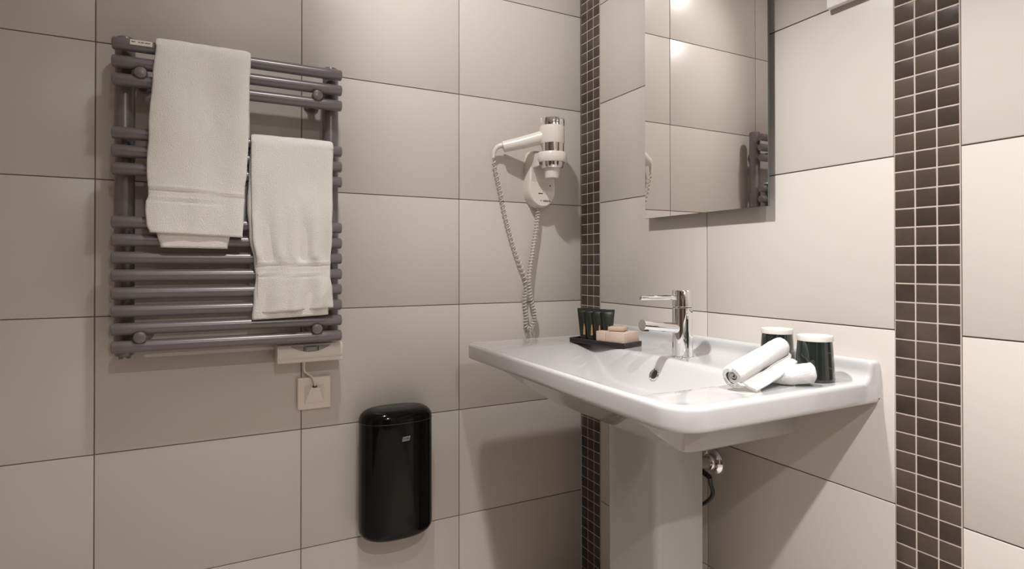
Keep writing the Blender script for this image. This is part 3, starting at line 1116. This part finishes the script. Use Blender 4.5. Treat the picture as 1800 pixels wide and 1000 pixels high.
# drain pipe into the wall behind the pedestal
pipe = thing('drain_pipe', 'chrome drain pipe with a round wall flange behind the basin pedestal', 'pipe', (0, -0.540, -0.948))
bm = bmesh.new()
lathe(bm, [(0.030, 0.0), (0.0305, 0.003), (0.027, 0.009), (0.019, 0.014), (0.0175, 0.020), (0.0165, 0.021)], axis_m((0, -0.5480, -0.948), (-1, 0, 0)), 32)
obj('flange', bm, CHROME, pipe)
bm = bmesh.new()
tube(bm, [(-0.004, -0.5480, -0.948), (-0.06, -0.5430, -0.948), (-0.097, -0.538, -0.948)], 0.0155, 20)
obj('pipe', bm, CHROME, pipe)
bm = bmesh.new()
tube(bm, catmull([(-0.066, -0.600, -0.958), (-0.062, -0.5990, -0.975), (-0.058, -0.6010, -0.992), (-0.062, -0.5960, -1.008), (-0.070, -0.580, -1.024), (-0.085, -0.560, -1.030)], 6), 0.0045, 10)
tube(bm, [(-0.066, -0.600, -0.958), (-0.066, -0.575, -0.950), (-0.062, -0.548, -0.948)], 0.0060, 10)
obj('hose', bm, DARKP, pipe)

# ------------------------------------------------------------------ tap
fx, fy = -0.1120, -0.5650
ZD = -0.6925
tap = thing('basin_tap', 'chrome single lever mixer tap on the washbasin deck', 'tap', (fx, fy, ZD))
MF = Matrix.Translation((fx, fy, 0))
RB = 0.0222
bm = bmesh.new()
lathe(bm, [(RB + 0.0015, ZD - 0.001), (RB + 0.0015, ZD + 0.0012), (RB, ZD + 0.002), (RB, -0.5835), (RB - 0.0008, -0.5825)], MF, 48)
obj('body', bm, CHROME, tap)
bm = bmesh.new()
lathe(bm, [(RB - 0.002, -0.5828), (RB - 0.002, -0.5805)], MF, 40)
obj('joint_ring', bm, DARKP, tap)
bm = bmesh.new()
lathe(bm, [(RB - 0.0008, -0.5808), (RB, -0.5798), (RB, -0.5460), (RB - 0.0012, -0.5440), (RB - 0.004, -0.5435)], MF, 48)
hd = obj('handle_body', bm, CHROME, tap)
bm = bmesh.new()
M = axis_m((fx - 0.015, fy, -0.5600), (-1, 0, 0.02))
lathe(bm, [(0.0058, 0), (0.0056, 0.104), (0.0052, 0.1055), (0.004, 0.106)], M, 18)
obj('lever', bm, CHROME, hd)
bm = bmesh.new()
tube(bm, catmull([(fx - 0.006, fy, -0.6285), (fx - 0.030, fy, -0.6262), (fx - 0.075, fy, -0.6210), (fx - 0.115, fy, -0.6165)], 6) , 0.0118, 32)
sp_ = obj('spout', bm, CHROME, tap)
bm = bmesh.new()
lathe(bm, [(0.0085, 0), (0.0085, 0.006), (0.0075, 0.0065)], axis_m((fx - 0.106, fy, -0.6235), (-0.10, 0, -1)), 20)
obj('aerator', bm, DARKP, sp_)

# ------------------------------------------------------------------ tray with toiletries
TA = Vector((-0.2030, -0.2440, 0))
du = Vector((0.275, -0.961, 0)).normalized()
dv = Vector((0.961, 0.275, 0)).normalized()
MT = Matrix((du, dv, Vector((0, 0, 1)))).transposed().to_4x4()
MT.translation = TA + Vector((0, 0, ZT + 0.0003))
bm = bmesh.new()
TL, TW = 0.176, 0.074
box(bm, (0, 0, 0), (TL, TW, 0.006), 0.0012, 2, MT)
for a, b in (((0, 0), (TL, 0.003)), ((0, TW - 0.003), (TL, TW)), ((0, 0.003), (0.003, TW - 0.003)), ((TL - 0.003, 0.003), (TL, TW - 0.003))):
    box(bm, (a[0], a[1], 0.0055), (b[0], b[1], 0.0125), 0.0006, 1, MT)
tag(obj('toiletries_tray', bm, TRAYM, None, MT @ Vector((TL / 2, TW / 2, 0))), 'small black rectangular tray on the washbasin deck near the corner', 'tray')

def make_tube(pu, pv, rz, lab):
    base = MT @ Vector((pu, pv, 0.0062))
    t = thing('toiletry_bottle', lab, 'toiletry tube', base, 'dark toiletry tubes on the tray')
    M = Matrix.Translation(base) @ Matrix.Rotation(rz, 4, 'Z')
    bm = bmesh.new()
    lathe(bm, [(0.0098, 0.0), (0.0102, 0.001), (0.0102, 0.012), (0.0096, 0.013)], M, 24)
    obj('cap', bm, DARKP, t)
    bm = bmesh.new()
    Hh = 0.064
    def tb(u, v):
        a = 2 * PI * u
        k = v
        hx = 0.0108 + 0.0062 * k ** 0.9
        hy = 0.0108 * (1 - k) ** 0.75 + 0.0007
        return M @ Vector((hx * math.cos(a), hy * math.sin(a), 0.0125 + Hh * k))
    grid(bm, 37, 20, tb)
    bmesh.ops.remove_doubles(bm, verts=bm.verts, dist=1e-6)
    bmesh.ops.holes_fill(bm, edges=[e for e in bm.edges if e.is_boundary])
    bmesh.ops.recalc_face_normals(bm, faces=bm.faces)
    body = obj('tube_body', bm, TUBEM, t)
    bm = bmesh.new()
    box(bm, (-0.0172, -0.0010, 0.0125 + Hh - 0.001), (0.0172, 0.0010, 0.0125 + Hh + 0.0065), 0.0004, 1, M)
    obj('crimp', bm, TUBEM, t)
    bm = bmesh.new()
    def gd(u, v):
        k = 0.02 + 0.44 * v
        wv = 0.17 * (1 - v) ** 0.6 + 0.02
        a = -PI / 2 + (u * 2 - 1) * wv * 1.4
        hx = 0.0108 + 0.0062 * k ** 0.9 + 0.0003
        hy = 0.0108 * (1 - k) ** 0.75 + 0.0010
        return M @ Vector((hx * math.cos(a), hy * math.sin(a), 0.0125 + Hh * k))
    grid(bm, 7, 14, gd)
    g = obj('gold_print', bm, GOLD, body)
    g['label'] = 'gold leaf shaped print'
    return t

def copy_thing(root, delta, lab):
    c = root.copy(); COL.objects.link(c)
    c.location = root.location + delta
    c['label'] = lab
    def rec(src, dst):
        for ch in list(src.children):
            k = ch.copy(); COL.objects.link(k); k.parent = dst
            rec(ch, k)
    rec(root, c)
    return c

ang = math.radians(-30)
p0 = (0.020, 0.036)
tubes_lab = ['leftmost of the four dark green toiletry tubes standing on the black tray',
             'second from left of the four dark green toiletry tubes on the tray',
             'third from left of the four dark green toiletry tubes on the tray',
             'rightmost dark green toiletry tube, standing behind the soap boxes']
first = make_tube(p0[0], p0[1], ang, tubes_lab[0])
for i in range(1, 4):
    d = (du * (0.0255 * i)) + dv * (0.004 if i == 3 else 0.0)
    copy_thing(first, d, tubes_lab[i])

def card_box(name, a, b, m, lab, cat, grp=None, rot=0.0, bev=0.0008):
    ctr = Vector(((a[0] + b[0]) / 2, (a[1] + b[1]) / 2, a[2]))
    M = MT @ Matrix.Translation(ctr) @ Matrix.Rotation(rot, 4, 'Z') @ Matrix.Translation(-ctr)
    bm = bmesh.new()
    box(bm, a, b, bev, 2, M)
    o = obj(name, bm, m, None, M @ ctr)
    return tag(o, lab, cat, grp)
zc_ = 0.0062
card_box('soap_box', (0.0860, 0.0045, zc_), (0.1150, 0.0440, zc_ + 0.0300), KRAFT, 'narrow pale brown soap box in front of the dark tubes', 'box', 'soap boxes on the tray')
card_box('soap_box', (0.1158, 0.0045, zc_), (0.1715, 0.0690, zc_ + 0.0310), PINKC, 'wide pale pink brown soap box at the tap end of the tray', 'box', 'soap boxes on the tray')
card_box('soap_packet', (0.1100, 0.0150, zc_ + 0.0315), (0.1520, 0.0560, zc_ + 0.0430), SOAPW, 'small shiny tan wrapped soap lying on top of the soap boxes', 'soap', None, 0.35, 0.0045)

# ------------------------------------------------------------------ tumblers
def make_cup(x, y, lab):
    t = thing('tumbler', lab, 'tumbler', (x, y, ZT), 'dark tumblers with white lids')
    M = Matrix.Translation((x, y, ZT + 0.0004))
    bm = bmesh.new()
    lathe(bm, [(0.0295, 0.0), (0.0318, 0.0006), (0.0324, 0.003), (0.0318, 0.008), (0.0310, 0.025), (0.0292, 0.055), (0.0280, 0.0705), (0.0272, 0.0712)], M, 56)
    obj('glass', bm, CUPM, t)
    bm = bmesh.new()
    lathe(bm, [(0.0282, 0.0700), (0.0296, 0.0702), (0.0295, 0.0775), (0.0288, 0.0790), (0.0262, 0.0788), (0.0254, 0.0772), (0.0, 0.0768)], M, 56, False, False)
    obj('lid', bm, LIDM, t)
    return t
cup = make_cup(-0.0950, -0.8740, 'dark tumbler with a white lid nearest the right end of the washbasin')
copy_thing(cup, Vector((-0.0590, -0.7680, 0)) - Vector((-0.0950, -0.8740, 0)), 'dark tumbler with a white lid partly hidden behind the leaning rolled cloth')

# ------------------------------------------------------------------ rolled face cloths
def roll(name, a, b, R, turns, seed, lab, flap=None, rot=0.0, pinch=0.0):
    a, b = Vector(a), Vector(b)
    ax = (b - a)
    Lr = ax.length
    t = ax.normalized()
    upv = Vector((0, 0, 1))
    sd = t.cross(upv).normalized()
    upn = sd.cross(t).normalized()
    bm = bmesh.new()
    NU, NV = int(turns * 40), 26
    th = R / (turns + 0.15)
    def f(u, v, inner):
        an = 2 * PI * turns * u + rot
        rr = R * (0.05 + 0.95 * u) * (1 - pinch * (1 - sstep(0.0, 0.6, v)))
        rr -= inner * th * 0.90
        rr += 0.0013 * noise.noise(Vector((math.cos(an) * 1.5 + u * 3, math.sin(an) * 1.5, v * 4 + seed))) + 0.0007 * noise.noise(Vector((math.cos(an) * 5, math.sin(an) * 5, v * 14 + seed)))
        # ends: layers slightly shifted like a hand rolled cloth
        e = (v * 2 - 1)
        ln = Lr * (0.5 + 0.5 * e * (1 + 0.035 * math.sin(u * 7 + seed) - 0.05 * (1 - u)))
        ends = max(0, abs(e) - 0.90) / 0.10
        rr -= 0.0045 * ends ** 2 * u
        return a + t * ln + (sd * math.cos(an) + upn * math.sin(an)) * rr
    V = grid(bm, NU, NV, lambda u, v: f(u, v, 0))
    W_ = grid(bm, NU, NV, lambda u, v: f(u, v, 1))
    for i in range(NU - 1):
        bm.faces.new((V[i][0], W_[i][0], W_[i + 1][0], V[i + 1][0]))
        bm.faces.new((V[i][-1], V[i + 1][-1], W_[i + 1][-1], W_[i][-1]))
    for j in range(NV - 1):
        bm.faces.new((V[0][j], V[0][j + 1], W_[0][j + 1], W_[0][j]))
        bm.faces.new((V[-1][j], W_[-1][j], W_[-1][j + 1], V[-1][j + 1]))
    tube(bm, [a + t * 0.003, a.lerp(b, 0.5), b - t * 0.003], [R * 0.22 * (1 - pinch), R * 0.2, R * 0.22], 14)
    if flap:
        # loose end of the cloth hanging below the roll, a folded tongue
        P = [[Vector(p) for p in row] for row in flap]
        for off in (0.0,):
            def g(u, v):
                n = len(P[0]) - 1
                s = v * n
                i = min(int(s), n - 1)
                s -= i
                q0 = P[0][i].lerp(P[0][i + 1], s)
                q1 = P[1][i].lerp(P[1][i + 1], s)
                q = q0.lerp(q1, u)
                q.z += 0.0012 * noise.noise(Vector((u * 4, v * 6, seed)))
                return q
            A = grid(bm, 10, 20, g)
            nn = (P[0][-1] - P[0][0]).cross(P[1][0] - P[0][0]).normalized() * 0.0045
            if nn.y > 0:
                nn = -nn
            B = grid(bm, 10, 20, lambda u, v: g(u, v) + nn * (1 if 0.02 < u < 0.98 else 0.6))
            for i in range(9):
                bm.faces.new((A[i][0], B[i][0], B[i + 1][0], A[i + 1][0]))
                bm.faces.new((A[i][-1], A[i + 1][-1], B[i + 1][-1], B[i][-1]))
            for j in range(19):
                bm.faces.new((A[0][j], A[0][j + 1], B[0][j + 1], B[0][j]))
                bm.faces.new((A[-1][j], B[-1][j], B[-1][j + 1], A[-1][j + 1]))
    bmesh.ops.recalc_face_normals(bm, faces=bm.faces)
    o = obj(name, bm, TERRY_W, None, (a + b) / 2 - Vector((0, 0, R)), angle=60)
    return tag(o, lab, 'face cloth', 'rolled face cloths')

roll('rolled_face_cloth', (-0.3000, -0.8740, ZT + 0.0242), (-0.1400, -0.8425, ZT + 0.0575), 0.0226, 3.2, 1.7,
     'white rolled face cloth leaning tilted on top of the other roll',
     flap=[[(-0.292, -0.878, ZT + 0.014), (-0.215, -0.872, ZT + 0.028), (-0.150, -0.856, ZT + 0.041)],
           [(-0.276, -0.900, ZT + 0.0012), (-0.212, -0.893, ZT + 0.017), (-0.143, -0.874, ZT + 0.033)]], rot=-2.0)
roll('rolled_face_cloth', (-0.2140, -0.8600, ZT + 0.0120), (-0.1440, -0.9080, ZT + 0.0205), 0.0205, 2.3, 6.2,
     'white rolled face cloth lying flat on the basin in front of the tumbler', rot=1.0, pinch=0.45)
